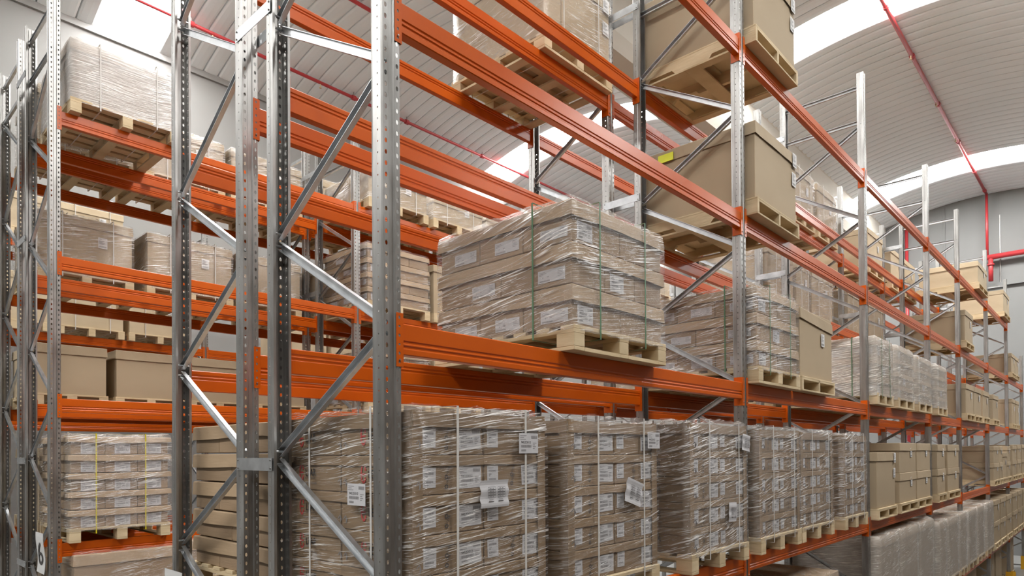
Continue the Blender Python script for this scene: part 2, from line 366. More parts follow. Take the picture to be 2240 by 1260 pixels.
for i in range(7):
    if i: ZIG.append((.045, FN[i]))
    ZIG.append((D - .045, BN[i]))
BR = []; BR2 = []
for i in range(len(ZIG) - 1):
    a, b = Vector((0, ZIG[i][0], ZIG[i][1])), Vector((0, ZIG[i + 1][0], ZIG[i + 1][1])); e = (b - a).normalized()
    for L_, s_ in ((BR, 1), (BR2, -1)): L_.append((fix_normals(brace_mesh(a + e * .01 - Vector((0, 0, .018)), b - e * .01 + Vector((0, 0, .018)), side=s_)), max(a.z, b.z)))
HB = [(brace_mesh((0, .03, z), (0, D - .03, z)), z) for z in (H + 4.61, H + 4.17, .12)]
mb = MB(); mb.box(-.07, .07, -.03, .11, 0, .008, 'galv'); mb.tube((-.05, .09, 0), (-.05, .09, .03), .008, 'galv', 6); mb.tube((.05, -.015, 0), (.05, -.015, .03), .008, 'galv', 6)
FOOT = mb.mesh('base_plate')
def spacer_mesh():
    mb = MB(); L = .29
    mb.box(-.056, -.053, -.06, L + .06, -.035, .035, 'brace'); mb.box(.053, .056, -.06, L + .06, -.035, .035, 'brace')
    for y in (-.045, L + .045):
        for z in (-.022, .022): mb.tube((-.062, y, z), (-.05, y, z), .005, 'galv', 6)
    return mb.mesh('row_spacer')
SPC = spacer_mesh()
def frame(row, i):
    y0, y1, XS = ROW[row]; flip = row in 'BD'
    low = row in 'AB' and i == 7
    g = bpy.data.objects.new('rack_ladder', None); COL.objects.link(g)
    g.location = (XS[i], y1 if flip else y0, 0); g.rotation_euler = (0, 0, math.pi if flip else 0)
    tag(g, 'galvanised upright frame of the %s, %s from its near end' % (RN[row], ORD[i]), 'rack frame', 'galvanised upright frames of the pallet racks')
    me = UP_LOW if low else UP_FULL
    ob('upright', me, g); ob('upright', me, g, (0, D, 0), math.pi)
    ob('base_plate', FOOT, g); ob('base_plate', FOOT, g, (0, D, 0), math.pi)
    for b, zt in (BR2 if flip else BR) + HB:
        if low and zt > H + 3: continue
        ob('brace', b, g)
    if low: ob('brace', HB[1][0], g, (0, 0, -1.4))
    if row in 'AC':
        for z in (-1.2, -.055, 2.42, 4.25):
            if low and z > 3: continue
            ob('row_spacer', SPC, g, (0, D, H + z))
NF = {'A': 8, 'B': 8, 'C': 7, 'D': 5, 'E': 5}
for r_, n_ in NF.items():
    for i_ in range(n_): frame(r_, i_)

def beam_mesh(L):
    t = .0
    outer = [(0, .066), (0, -.004), (.005, -.010), (.005, -.016), (0, -.022), (0, -.026), (.005, -.032), (.005, -.038), (0, -.044), (0, -.066)]
    inner = [(.05, -.066), (.05, .004), (.045, .010), (.045, .016), (.05, .022), (.05, .026), (.045, .032), (.045, .038), (.05, .044), (.05, .066)]
    pts = outer + [(.004, -.07), (.046, -.07)] + inner + [(.046, .07), (.004, .07)]
    mb = MB(); mb.prism(pts, -L / 2, L / 2, 'orange')
    return fix_normals(mb.mesh('box_beam'))
def conn_mesh(s):
    """angle bracket hooked on the upright; s=+1 for the right-hand end of the beam"""
    mb = MB(); zb, zt = -.125, .115
    f = lambda u, z: (s * u, -.006, z); n = 6; hs = (zt - zb) / n
    for i in range(n):
        z0 = zb + i * hs
        cell(mb, f, 0, .036, z0, z0 + hs, .018, z0 + hs / 2, .0055, .008 if i % 2 else .006, 'orange')
    mb.box(min(0, s * .036), max(0, s * .036), -.004, -.0035, zb, zt, 'greyink_shade')  # dark sheet behind the holes, stands in for the shade inside them
    x0, x1 = sorted((0, -s * .004)); mb.box(x0, x1, -.006, .07, zb, zt, 'orange')
    for z in (zb + .03,): mb.tube((s * .018, -.012, z), (s * .018, -.004, z), .004, 'galv', 6)
    return mb.mesh('end_connector')
CN = {1: conn_mesh(1), -1: conn_mesh(-1)}
def beam(row, lv, bay, side):
    y0, y1, XS = ROW[row]
    xa, xb = XS[bay] + .052, XS[bay + 1] - .052; L = xb - xa
    me = cached(('beam', round(L, 3)), lambda: beam_mesh(L - .006))
    y, rz = (y0 + .0, 0.0) if side == 0 else (y1 - .0, math.pi)
    o = ob('rack_beam', me, None, ((xa + xb) / 2, y, LV[lv]), rz)
    o.rotation_euler = (0, 0, rz)
    sd = 'front' if side == 0 else 'rear'
    tag(o, 'orange %s beam, %s, %s, %s bay from the near end' % (sd, RN2[row], LN[lv], ORD[bay]), 'rack beam', 'orange box beams of the pallet racks')
    ob('end_connector', CN[1], o, (L / 2 , 0, 0)); ob('end_connector', CN[-1], o, (-L / 2, 0, 0))
NB = {'A': 7, 'B': 7, 'C': 6, 'D': 4, 'E': 4}
for r_, n_ in NB.items():
    for b_ in range(n_):
        for l_ in range(5):
            if r_ in 'AB' and b_ == 6 and l_ == 4: continue
            if r_ == 'B' and l_ == 0: continue
            if r_ in 'CDE' and b_ > 1 and l_ < 2: continue
            if r_ == 'A' and b_ == 0 and l_ == 0: continue
            if r_ == 'E' and l_ < 2: continue
            for s_ in (0, 1): beam(r_, l_, b_, s_)

# yellow foot guards at the far end
def guard(i):
    mb = MB(); h = .42
    pts = [(-.11, .10), (-.11, -.06), (-.05, -.12), (.05, -.12), (.11, -.06), (.11, .10), (.10, .10), (.10, -.055), (.045, -.11), (-.045, -.11), (-.10, -.055), (-.10, .10)]
    mb.prism(pts, 0, h, 'yellow', 'z'); mb.box(-.15, .15, -.15, -.12, 0, .012, 'yellow')
    o = ob('upright_guard', fix_normals(mb.mesh('upright_guard')), None, (X_AB[i], 2.365, 0))
    tag(o, 'yellow steel foot guard around the %s front upright of the nearest rack' % ORD[i], 'guard', 'yellow upright guards')
guard(6); guard(7)

# ------------------------------------------------------------------ signs on the uprights
def sign(x, y0, y1, z0, z1, txt, label):
    mb = MB(); n = 10; w = y1 - y0; h = z1 - z0; vs = []
    for yy in (0, .003):
        for j in range(n + 1):
            t = j / n; b = .010 * math.sin(t * 5.2)
            vs += [(0, yy + b, t * h), (w, yy + b, t * h)]
    k = 2 * (n + 1); fs = []
    for o_ in (0, k): fs += [(o_ + 2 * j, o_ + 2 * j + 1, o_ + 2 * j + 3, o_ + 2 * j + 2) for j in range(n)]
    fs += [(2 * j, 2 * j + 2, k + 2 * j + 2, k + 2 * j) for j in range(n)] + [(2 * j + 1, 2 * j + 3, k + 2 * j + 3, k + 2 * j + 1) for j in range(n)]
    mb.add(vs, fs, 'sign'); o = ob('row_sign', mb.mesh('row_sign'), None, (x, y1, z0), -math.pi / 2)
    tag(o, label, 'sign', 'white number signs on the uprights')
    if txt:
        m2 = MB(); vs, fs, w_ = text_geo(txt, h * .82)
        x0 = min(v[0] for v in vs); z0_ = min(v[1] for v in vs)
        m2.add([((a - x0) * .62 / w_ * w + w * .19, -.006 + .010 * math.sin(((b - z0_) / h + .2) * 5.2), b - z0_ + h * .2) for a, b in vs], fs, 'ink')
        ob('number', m2.mesh('number'), o)
sign(1.70, 7.95, 8.24, H - 1.19, H - .78, '6', 'white curling sign with number 6 on the third rack row')
sign(1.70, 4.45, 4.74, H - 1.17, H - .76, '', 'white sign plate hung at the rear of the second rack row')
sign(1.70, 10.13, 10.42, H - 1.17, H - .76, '', 'white sign plate at left picture edge on the fourth rack row')

# ------------------------------------------------------------------ pallets
def pallet_parts(w, d, kind):
    t = .022; bl = .078
    top = MB(); nb = 7
    bw = .12 if kind == 'skid' else .10
    for i in range(nb):
        y = (d - bw) * i / (nb - 1); top.box(0, w, y, y + bw, PAL - t, PAL, 'wood', .002)
    for x in (0, w / 2 - .05, w - .10): top.box(x, x + .10, 0, d, PAL - 2 * t, PAL - t, 'wood')
    bd = MB(); zb = 0
    for x in (0, w / 2 - .05, w - .10): bd.box(x, x + .10, 0.0, d, 0, t, 'wood', .002)
    if kind == 'frame':
        for y in (0, d / 2 - .06, d - .10): bd.box(.10, w / 2 - .05, y, y + .10, 0, t, 'wood'); bd.box(w / 2 + .05, w - .10, y, y + .10, 0, t, 'wood')
        fr = MB()
    blk = MB(); blk.box(0, .10, 0, .13, t, t + bl, 'wood', .003)
    pos = [(x, y) for x in (0, w / 2 - .05, w - .10) for y in (0, d / 2 - .065, d - .13)]
    return top, bd, blk, pos
def stringer_pallet(w, d):
    dk = MB(); dk.box(0, w, 0, d, PAL - .016, PAL, 'wood', .002)
    for y in (0, d / 2 - .07, d - .14): dk.box(.04, w - .04, y, y + .14, PAL - .034, PAL - .016, 'wood')
    bt = MB()
    for y in (0, d / 2 - .07, d - .14): bt.box(0, w, y, y + .14, 0, .016, 'wood', .002)
    for x in (.0, w - .09): bt.box(x, x + .09, .14, d / 2 - .07, 0, .016, 'wood'); bt.box(x, x + .09, d / 2 + .07, d - .14, 0, .016, 'wood')
    st = MB(); t0, t1 = .016, PAL - .016
    pts = [(0, t0), (.14, t0), (.17, t0 + .035), (.40, t0 + .035), (.43, t0), (d - .43, t0), (d - .40, t0 + .035), (d - .17, t0 + .035), (d - .14, t0), (d, t0), (d, t1), (0, t1)]
    st.prism(pts, 0, .036, 'wood', 'x')
    return fix_normals(dk.mesh('deck')), fix_normals(bt.mesh('bottom_boards')), fix_normals(st.mesh('stringer'))
def pallet(x0, w, row, lv, label, near=True, kind='frame', d=1.2, floor_z=None, y=None):
    if row in 'CDE': kind = 'skid'
    z = DECK[lv] if floor_z is None else floor_z
    y = LOADY[row] if y is None else y
    key = ('pal', round(w, 2), kind, near)
    if near and kind == 'stringer':
        a, b, c = cached(key, lambda: stringer_pallet(w, d))
        o = bpy.data.objects.new('pallet', None); COL.objects.link(o); o.location = (x0, y, z)
        ob('deck', a, o); ob('bottom_boards', b, o)
        for px in (0, w / 2 - .018, w - .036): ob('stringer', c, o, (px, 0, 0))
    elif near:
        def mk():
            top, bd, blk, pos = pallet_parts(w, d, kind); return top.mesh('deck'), bd.mesh('bottom_board'), blk.mesh('block'), pos
        a, b, c, pos = cached(key, mk)
        o = bpy.data.objects.new('pallet', None); COL.objects.link(o); o.location = (x0, y, z)
        ob('deck', a, o); ob('bottom_boards', b, o)
        for px, py in pos: ob('block', c, o, (px, py, 0))
    else:
        def mk():
            top, bd, blk, pos = pallet_parts(w, d, kind)
            for px, py in pos: top.box(px, px + .10, py, py + .13, .022, .10, 'wood')
            for i in range(0, len(bd.f)): pass
            top.add(bd.v, bd.f, 'wood'); return top.mesh('pallet')
        o = ob('pallet', cached(key, mk), None, (x0, y, z))
    tag(o, label, 'pallet', 'wooden pallets on the racks'); return o

# ------------------------------------------------------------------ labels and prints
def lab_wide(num):
    mb = MB(); w, h = .150, .105; mb.box(0, w, -.0006, 0, 0, h, 'label')
    for i, l in enumerate((.05, .03, .045)): flat(mb, .008, .008 + l, h - .014 - i * .009, h - .011 - i * .009, 'greyink_shade')
    x = .095
    while x < .142: b = random.choice((.0012, .002, .003)); flat(mb, x, x + b, h - .028, h - .012, 'greyink_shade'); x += b + .0014
    put_text(mb, num, .015, .052, .018, 'ink'); put_text(mb, num, .0155, .052, .018, 'ink')
    x = .015
    while x < .095: b = random.choice((.0012, .002, .003)); flat(mb, x, x + b, .030, .044, 'greyink_shade'); x += b + .0012
    for i in range(4): flat(mb, .108, .108 + (.03, .018, .025, .014)[i], .052 - i * .009, .0555 - i * .009, 'greyink_shade')
    x = .015
    while x < .055: b = random.choice((.0012, .002, .003)); flat(mb, x, x + b, .010, .021, 'greyink_shade'); x += b + .0012
    return mb.mesh('shipping_label')
def lab_tall():
    mb = MB(); w, h = .078, .092; mb.box(0, w, -.0006, 0, 0, h, 'label')
    flat(mb, .008, .045, h - .012, h - .009, 'greyink_shade')
    for zz, hh in ((h - .032, .010), (.020, .010)):
        x = .01
        while x < .062: b = random.choice((.0012, .002, .003)); flat(mb, x, x + b, zz, zz + hh, 'greyink_shade'); x += b + .0012
    flat(mb, .012, .030, .048, .053, 'greyink_shade'); flat(mb, .012, .022, .04, .044, 'greyink_shade'); flat(mb, .01, .035, .010, .013, 'greyink_shade')
    return mb.mesh('shipping_label')
def lab_long():
    mb = MB(); w, h = .205, .075; mb.box(0, w, -.0006, 0, 0, h, 'label')
    for i, l in enumerate((.045, .055, .03)): flat(mb, .01, .01 + l, h - .014 - i * .008, h - .0115 - i * .008, 'greyink_shade')
    put_text(mb, 'P', .035, .026, .012, 'ink'); put_text(mb, '7305', .07, .03, .008, 'ink')
    x = .01
    while x < .09: b = random.choice((.0014, .0022, .003)); flat(mb, x, x + b, .006, .015, 'greyink_shade'); x += b + .0014
    for i in range(5): flat(mb, .15, .15 + (.04, .03, .035, .045, .028)[i], h - .014 - i * .009, h - .0115 - i * .009, 'greyink_shade')
    return mb.mesh('shipping_label')
def lab_small():
    mb = MB(); w, h = .10, .13; mb.box(0, w, -.0006, 0, 0, h, 'label_bright')
    for i in range(6): flat(mb, .01, .04 + .045 * ((i * 37) % 10) / 10, h - .02 - i * .012, h - .014 - i * .012, 'greyink_shade')
    x = .01
    while x < .085: b = random.choice((.002, .003)); flat(mb, x, x + b, .012, .03, 'greyink_shade'); x += b + .002
    return mb.mesh('shipping_label')
LW = lab_wide('9452D012'); LT = lab_tall(); LL = lab_long(); LS = lab_small()
def print_mesh():
    """red ring emblem and block lettering printed on the side of the cartons"""
    mb = MB()
    ringflat(mb, .035, .05, .024, .048, .011, 'redink', a0=20, a1=335); flat(mb, .022, .052, .044, .052, 'redink')
    put_text(mb, 'LEAR', .072, .030, .058, 'ink', sx=.8); put_text(mb, 'LEAR', .0735, .030, .058, 'ink', sx=.8); put_text(mb, 'CORPORATION', .072, .016, .014, 'ink')
    put_text(mb, 'MADE IN SLOVAKIA', .05, -.012, .015, 'greyink_shade'); put_text(mb, '\u2191\u2191', .38, -.02, .06, 'greyink_shade')
    return mb.mesh('printed_logo')
LOGO = print_mesh()
def arrows_mesh():
    mb = MB()
    for i in range(2):
        x = i * .0; z = i * .045
        ringflat(mb, x + .012, z, .011, .011, .005, 'ink'); put_text(mb, 'LEAR', x + .018, z + .012, .018, 'ink', rot=math.pi / 3)
    return mb.mesh('printed_mark')
MARK = arrows_mesh()

# ------------------------------------------------------------------ boxes and stacks
def carton_mesh(w, d, h, k='kraft', seam=True):
    def mk():
        mb = MB(); mb.box(0, w, 0, d, 0, h, k, .004)
        return mb.mesh('carton')
    return cached(('carton', round(w, 3), round(d, 3), round(h, 3), k), mk)
def lid_mesh(w, d, h, k='kraft_lid', g=.006, sag=.004):
    def mk():
        mb = MB(); n = 10; t = .003
        per = [(w * i / n, 0) for i in range(n)] + [(w, d * i / n) for i in range(n)] + [(w - w * i / n, d) for i in range(n)] + [(0, d - d * i / n) for i in range(n)]
        rnd = random.Random(int(w * 1000 + h * 7919)); ph = rnd.random() * 6
        vs = []
        for z, e, s in ((h, -g * .2, 0), (h - .006, g, 0), (0, g, 1)):
            for i, (x, y) in enumerate(per):
                fl = s * (.0025 + .004 * abs(math.sin(i * .7 + ph)))
                ex, ey = (x - w / 2) / (w / 2), (y - d / 2) / (d / 2)
                ox = (e + fl) * (1 if ex > .99 else -1 if ex < -.99 else 0); oy = (e + fl) * (1 if ey > .99 else -1 if ey < -.99 else 0)
                vs.append((x + ox, y + oy, z + (sag * math.sin(i * .45 + ph) if s else 0)))
        m_ = len(per); fs = [tuple(range(m_))]
        for r in range(2): fs += [(r * m_ + i, r * m_ + (i + 1) % m_, (r + 1) * m_ + (i + 1) % m_, (r + 1) * m_ + i) for i in range(m_)]
        mb.add(vs, fs, k); return fix_normals(mb.mesh('lid'))
    return cached(('lid', round(w, 3), round(d, 3), round(h, 3), k, g), mk)
def film_mesh(w, d, h, seed=0, bulge=.010):
    def mk():
        mb = MB(); st = .07; g = .017
        nx, ny, nz = max(4, int(w / st)), max(4, int(d / st)), max(4, int(h / st))
        per = [(w * i / nx, 0) for i in range(nx)] + [(w, d * i / ny) for i in range(ny)] + [(w - w * i / nx, d) for i in range(nx)] + [(0, d - d * i / ny) for i in range(ny)]
        vs = []; m_ = len(per)
        for j in range(nz + 1):
            z = -.03 + (h + .04) * j / nz
            for x, y in per:
                sx = 1 if x > w - 1e-6 else -1 if x < 1e-6 else 0; sy = 1 if y > d - 1e-6 else -1 if y < 1e-6 else 0
                b = g + bulge * (.5 + noise.noise(Vector((x * 5, y * 5 + seed, z * 6)))); 
                if sx and sy: b *= .6
                if j == nz: b *= .2
                vs.append((x + sx * b, y + sy * b, z + (.012 * noise.noise(Vector((x * 9, y * 9, seed))) if j in (0, nz) else 0)))
        fs = []
        for j in range(nz): fs += [(j * m_ + i, j * m_ + (i + 1) % m_, (j + 1) * m_ + (i + 1) % m_, (j + 1) * m_ + i) for i in range(m_)]
        b0 = nz * m_
        # top: two inward rings then a cap
        prev = b0
        for t, up in ((.97, .02), (.86, .012), (.5, .01)):
            o = len(vs)
            for x, y in per:
                vs.append((w / 2 + (x - w / 2) * t, d / 2 + (y - d / 2) * t, h + up + ((.034 if h > .85 else .018) if t > .9 else .012) * (.3 + noise.noise(Vector((x * 13, y * 13, seed + t * 9))))))
            fs += [(prev + i, prev + (i + 1) % m_, o + (i + 1) % m_, o + i) for i in range(m_)]; prev = o
        fs.append(tuple(prev + i for i in range(m_)))
        mb.add(vs, fs, 'film'); return mb
    return cached(('film', round(w, 2), round(d, 2), round(h, 2), seed), mk)
def add_film(root, w, d, h, k='film', seed=0):
    key = ('filmme', round(w, 2), round(d, 2), round(h, 2), seed, k)
    def mk():
        src = film_mesh(w, d, h, seed); mb = MB(); mb.add(src.v, src.f, k); return mb.mesh('film_wrap', True)
    o = ob('film_wrap', cached(key, mk), root); return o
def strap_mesh(a, h, wdt, k, axis, lo=-.06):
    """band looped around the load; axis 'x': loop lies in the x/z plane"""
    mb = MB(); g = .026; t = .0015
    pts_o = [(-g, lo), (-g, h + g), (a + g, h + g), (a + g, lo)]
    segs = [((-g - t, -g), (lo, h + g)), ((a + g, a + g + t), (lo, h + g)), ((-g, a + g), (h + g, h + g + t)), ((-g, a + g), (lo - t, lo))]
    for (u0, u1), (z0, z1) in segs:
        if axis == 'x': mb.box(u0, u1, -wdt / 2, wdt / 2, z0, z1, k)
        else: mb.box(-wdt / 2, wdt / 2, u0, u1, z0, z1, k)
    return mb.mesh('strap')
def post_mesh(h, sx, sy, w=.055):
    mb = MB(); t = .005
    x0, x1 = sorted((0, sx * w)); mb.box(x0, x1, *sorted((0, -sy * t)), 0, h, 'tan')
    y0, y1 = sorted((-sy * t, sy * w)); mb.box(*sorted((0, -sx * t)), y0, y1, 0, h, 'tan')
    return mb.mesh('edge_protector')

def root_at(name, x, y, z, rz=0.0):
    o = bpy.data.objects.new(name, None); COL.objects.link(o); o.location = (x, y, z); o.rotation_euler = (0, 0, rz); return o
BN_ = {'A': X_AB, 'B': X_AB, 'C': X_CD, 'D': X_CD, 'E': X_CD}
def where(row, lv, x, floor=False):
    XS = BN_[row]; b = max(i for i in range(len(XS)) if XS[i] - .1 <= x)
    f = (x - XS[b]) / (3.7 if row in 'AB' else 3.6); pos = 'left' if f < .17 else 'left-centre' if f < .31 else 'middle' if f < .46 else 'right-centre' if f < .62 else 'right'
    return '%s, %s, %s bay, %s place' % (RN2[row], 'floor' if floor else LN[lv], ORD[b], pos)

def stack_strapped(x0, w, row, lv, ztop, film='film', seed=0, logo=True, y=None, extra=None):
    """tall load: two columns of lidded cartons in five layers, corner posts, straps and film"""
    y = LOADY[row] if y is None else y; d = 1.16; z = DECK[lv] + PAL; h = ztop - z
    wh = where(row, lv, x0)
    pallet(x0, w, row, lv, 'block pallet under strapped cartons, ' + wh, True, 'skid', y=y)
    r = root_at('carton_stack', x0 + .01, y + .02, z); w -= .02
    tag(r, 'film-wrapped white-strapped carton stack, ' + wh, 'carton stack', 'strapped carton stacks on pallets')
    n = 5; p = .008; lh = (h - .02) / n; cw = (w - 2 * p - .008) / 2; cd = (d - 2 * p - .008) / 2
    for j in range(n):
        for i in range(2):
            for k in range(2):
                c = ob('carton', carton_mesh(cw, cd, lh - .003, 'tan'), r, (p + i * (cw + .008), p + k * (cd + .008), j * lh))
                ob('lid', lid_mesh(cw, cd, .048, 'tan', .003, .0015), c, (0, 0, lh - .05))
                if k == 0:
                    ob('shipping_label', LT, c, (.055 if i == 0 else .02, -.001, .035)).rotation_euler = (0, random.uniform(-.03, .03), 0)
                    lw = ob('shipping_label', LW, c, (cw - .165, -.001, .022)); lw.rotation_euler = (0, random.uniform(-.05, .03), 0)
                    if i == 0 or j % 2: ob('printed_mark', MARK, c, (cw * .42, -.002, .035))
                if i == 0 and logo: ob('printed_logo', LOGO, c, (-.002, cd - .16, .045), -math.pi / 2)
    for sx, px in ((1, 0), (-1, w)):
        for sy, py in ((1, 0), (-1, d)): ob('edge_protector', post_mesh(h, sx, sy), r, (px, py, 0))
    mb = MB(); mb.box(0, w, -.008, -.003, h - .075, h - .012, 'tan'); mb.box(-.008, -.003, 0, d, h - .075, h - .012, 'tan'); mb.box(0, w, 0, d, h - .012, h - .006, 'tan')
    ob('top_cap', mb.mesh('top_cap'), r)
    f = add_film(r, w, d, h, film, seed)
    for fx in (.27, .80): ob('strap', cached(('st', round(d, 2), round(h, 2), 'y'), lambda: strap_mesh(d, h, .014, 'white_strap', 'y')), r, (w * fx, 0, 0)).rotation_euler = (0, .006, 0)
    for fy in (.24, .71): ob('strap', cached(('st', round(w, 2), round(h, 2), 'x'), lambda: strap_mesh(w, h, .014, 'white_strap', 'x')), r, (0, d * fy, 0))
    return r, w, d, h
def stack_lidded(x0, w, row, lv, ztop, n=3, film='film', seed=0, strap='green_strap', lidf=.40, cols=2, rows=3, lab=True, near=True, y=None, lidw=None, desc=None, kind='frame', d=1.13, over=.0, aligned=False):
    """layers of cartons, every layer closed by one long telescoping lid band"""
    y = LOADY[row] if y is None else y; z = DECK[lv] + PAL; h = ztop - z; wh = where(row, lv, x0)
    pallet(x0, w, row, lv, 'block pallet under layered cartons, ' + wh, near, kind, y=y)
    r = root_at('carton_stack', x0 + .008, y + .02, z); w -= .016
    tag(r, (desc or 'film-wrapped stack of layered lidded cartons') + ', ' + wh, 'carton stack', 'layered carton stacks on pallets')
    lh = h / n; ll = lh * lidf; g = .006
    for j in range(n):
        cc = cols if j % 2 == 0 or aligned else cols + 1 if cols > 1 else 1; rr = rows if j % 2 == 0 or aligned else max(2, rows - 1)
        cw = (w - 2 * g) / cc; cd = (d - 2 * g) / rr
        for i in range(cc):
            for k in range(rr):
                if near or i in (0, cc - 1) or k in (0, rr - 1):
                    c = ob('carton', carton_mesh(cw - .004, cd - .004, lh - ll + .01), r, (g + i * cw + .002, g + k * cd + .002, j * lh))
                    if lab and i == 0: ob('shipping_label', LL, c, (-.002, min(cd * .62, .25), .03), -math.pi / 2).rotation_euler = (random.uniform(-.04, .04), 0, -math.pi / 2)
                    if aligned and k == 0: ob('shipping_label', LW, c, (cw * .28, -.002, .006))
                    elif lab and k == 0 and i == (j % cc): ob('shipping_label', LW, c, (.05, -.002, .02))
        ob('lid', lid_mesh(w + 2 * over, d + 2 * over, ll - .008, 'kraft_lid', g, .006), r, (-over, -over, j * lh + lh - ll))
    if film: add_film(r, w + 2 * over, d + 2 * over, h, film, seed).location = (-over, -over, 0)
    if strap:
        for fx in (.24, .74): ob('strap', strap_mesh(d, h, .012, strap, 'y'), r, (w * fx, 0, 0))
        ob('strap', strap_mesh(w, h, .012, strap, 'x'), r, (0, d * .24, 0))
    return r, w, d, h
def big_box(x0, w, row, lv, ztop, k='brown', near=True, stack=1, lids=None, wrap=None, strap=None, labels=1, seed=0, y=None, desc=None, zbase=None, d=1.13, lh=.11, flaps=False, kind=None, red=False):
    kind = kind or ('stringer' if near and row == 'A' else 'frame')
    y = LOADY[row] if y is None else y
    z = (DECK[lv] if zbase is None else zbase) + PAL; h = ztop - z; wh = where(row, lv, x0, zbase is not None)
    pallet(x0, w, row, lv, 'wooden pallet under large carton, ' + wh, near, kind, floor_z=zbase, y=y)
    bh = h / stack; rs = []
    for s in range(stack):
        r = root_at('lidded_carton', x0 + .01, y + .02, z + s * bh); ww = w - .02
        nm = desc or ('large plain brown lidded carton' if not wrap else 'film-wrapped large brown carton')
        if stack == 2: nm = ('lower' if s == 0 else 'upper') + ' of two stacked brown lidded cartons'
        tag(r, nm + ', ' + wh, 'carton', 'large cartons on pallets')
        ob('carton_body', carton_mesh(ww - .012, d - .012, bh - .012, k), r, (.006, .006, 0))
        ob('lid', lid_mesh(ww - .008, d - .008, lh, 'pale' if k == 'pale' else 'kraft_lid' if k != 'brown' else 'brown', .005, .002), r, (.004, .004, bh - lh - .002))
        if labels:
            ob('shipping_label', LS, r, (ww * .62 if labels < 2 else ww - .125, -.004, bh * .52))
            if labels > 1: ob('shipping_label', LS, r, (ww - .125, -.012, bh - .14))
            if labels > 2: ob('shipping_label', LL, r, (-.001, d * .5, bh * .35), -math.pi / 2)
        if wrap and s == 0: add_film(r, ww, d, h, wrap, seed)
        if strap and s == 0:
            for fx in (.25, .78): ob('strap', strap_mesh(d, h, .012, strap, 'y'), r, (ww * fx, 0, 0))
        rs.append(r)
    return rs

# nearest rack (row A) -------------------------------------------------
YA = 2.27
r1, w1, d1, h1 = stack_strapped(1.86, .93, 'A', 1, H + .195, 'film', 1, y=2.31)
r2, w2, d2, h2 = stack_strapped(2.93, .97, 'A', 1, H + .185, 'film', 2)
r3, w3, d3, h3 = stack_strapped(4.35, .98, 'A', 1, H + .205, 'film_mid', 3)
stack_strapped(5.58, .96, 'A', 1, H + .19, 'film_mid', 4)
stack_strapped(6.57, .95, 'A', 1, H + .18, 'film_mid', 5)
stack_strapped(7.90, .88, 'A', 1, H + .17, 'film_mid', 6)
def sheet(root, x, z, w, h, rot, seed, y=-.034, grid=True):
    mb = MB(); n = 12; vs = []
    for yy in (0, .0015):
        for j in range(n + 1):
            t = j / n
            for i in range(5):
                u = i / 4; vs.append((u * w + .003 * math.sin(t * 14), yy - .0022 * math.sin(t * 13 + seed) - .002 * math.sin(u * 4), t * h))
    k = 5 * (n + 1); fs = []
    for o_ in (0, k): fs += [(o_ + 5 * j + i, o_ + 5 * j + i + 1, o_ + 5 * j + 6 + i, o_ + 5 * j + 5 + i) for j in range(n) for i in range(4)]
    mb.add(vs, fs, 'label')
    if grid:
        for gx in (.24, .58):
            for gz in (.36, .46, .56, .66):
                x0, x1, z0, z1 = gx * w, (gx + .26) * w, gz * h, (gz + .085) * h
                for a, b, c, e in ((x0, x1, z0, z0 + .0015), (x0, x1, z1, z1 + .0015), (x0, x0 + .0015, z0, z1), (x1, x1 + .0015, z0, z1)): flat(mb, a, b, c, e, 'ink', -.0055)
                flat(mb, x0 + .01, x0 + .024, z0 + .004, z1 - .004, 'greyink_shade', -.0055); flat(mb, x0 + .03, x0 + .04, z0 + .004, z1 - .004, 'greyink_shade', -.0055)
            flat(mb, gx * w + .008, gx * w + .036, .28 * h, .30 * h, 'greyink_shade', -.0055); flat(mb, gx * w + .004, gx * w + .04, .21 * h, .24 * h, 'ink', -.0055)
    o = ob('packing_note', mb.mesh('packing_note'), root, (x, y, z)); o.rotation_euler = (0, rot, 0); return o
zr = DECK[1] + PAL
sheet(r1, 2.262 - 1.87, H - .272 - zr, .20, .135, -.01, 0)
ob('shipping_label', LW, r1, (2.545 - 1.87, -.032, H - .005 - zr))
sheet(r2, 3.46 - 2.94, H - .30 - zr, .19, .15, .28, 1.5)
ob('shipping_label', LW, r2, (3.74 - 2.94, -.032, H + .02 - zr))
sheet(r3, 5.16 - 4.36, H + .01 - zr, .15, .13, .12, 2.5, -.04)
sheet(r3, 4.93 - 4.36, H - .55 - zr, .14, .15, .05, 4, -.03)
ob('shipping_label', LW, r1, (-.034, 2.79 - 2.33, H - .25 - zr), -math.pi / 2)
# loose film tail on the nearest stack top
stack_lidded(2.985, 1.02, 'A', 2, H + 1.452, 3, 'film_mid', 7, kind='frame', desc='centre film-wrapped green-strapped carton stack')
stack_lidded(5.56, .98, 'A', 2, H + 1.425, 3, 'film_mid', 8)
bb = big_box(6.60, .98, 'A', 2, H + 1.40, 'brown', desc='tall brown carton with folded skewed top')[0]
for c_ in bb.children:
    if c_.name.startswith('lid'): c_.rotation_euler = (0, .05, 0); c_.location.z -= .0
stack_lidded(9.26, .80, 'A', 2, H + 1.43, 3, 'film_heavy', 9, lab=True)
stack_lidded(10.32, .95, 'A', 2, H + 1.44, 4, 'film_heavy', 10, strap=None)
stack_lidded(11.56, .95, 'A', 2, H + 1.42, 4, 'film_heavy', 11, strap=None)
stack_lidded(12.97, .82, 'A', 2, H + 1.42, 4, 'film_heavy', 12, strap=None)
for x, w in ((15.79, .95), (16.78, .95), (17.95, .9), (19.5, .95)): big_box(x, w, 'A', 2, H + 1.32, 'brown', labels=1)
for x, w in ((23.2, .8), (24.1, .8)): big_box(x, w, 'A', 2, H + 1.42, 'brown', labels=1)
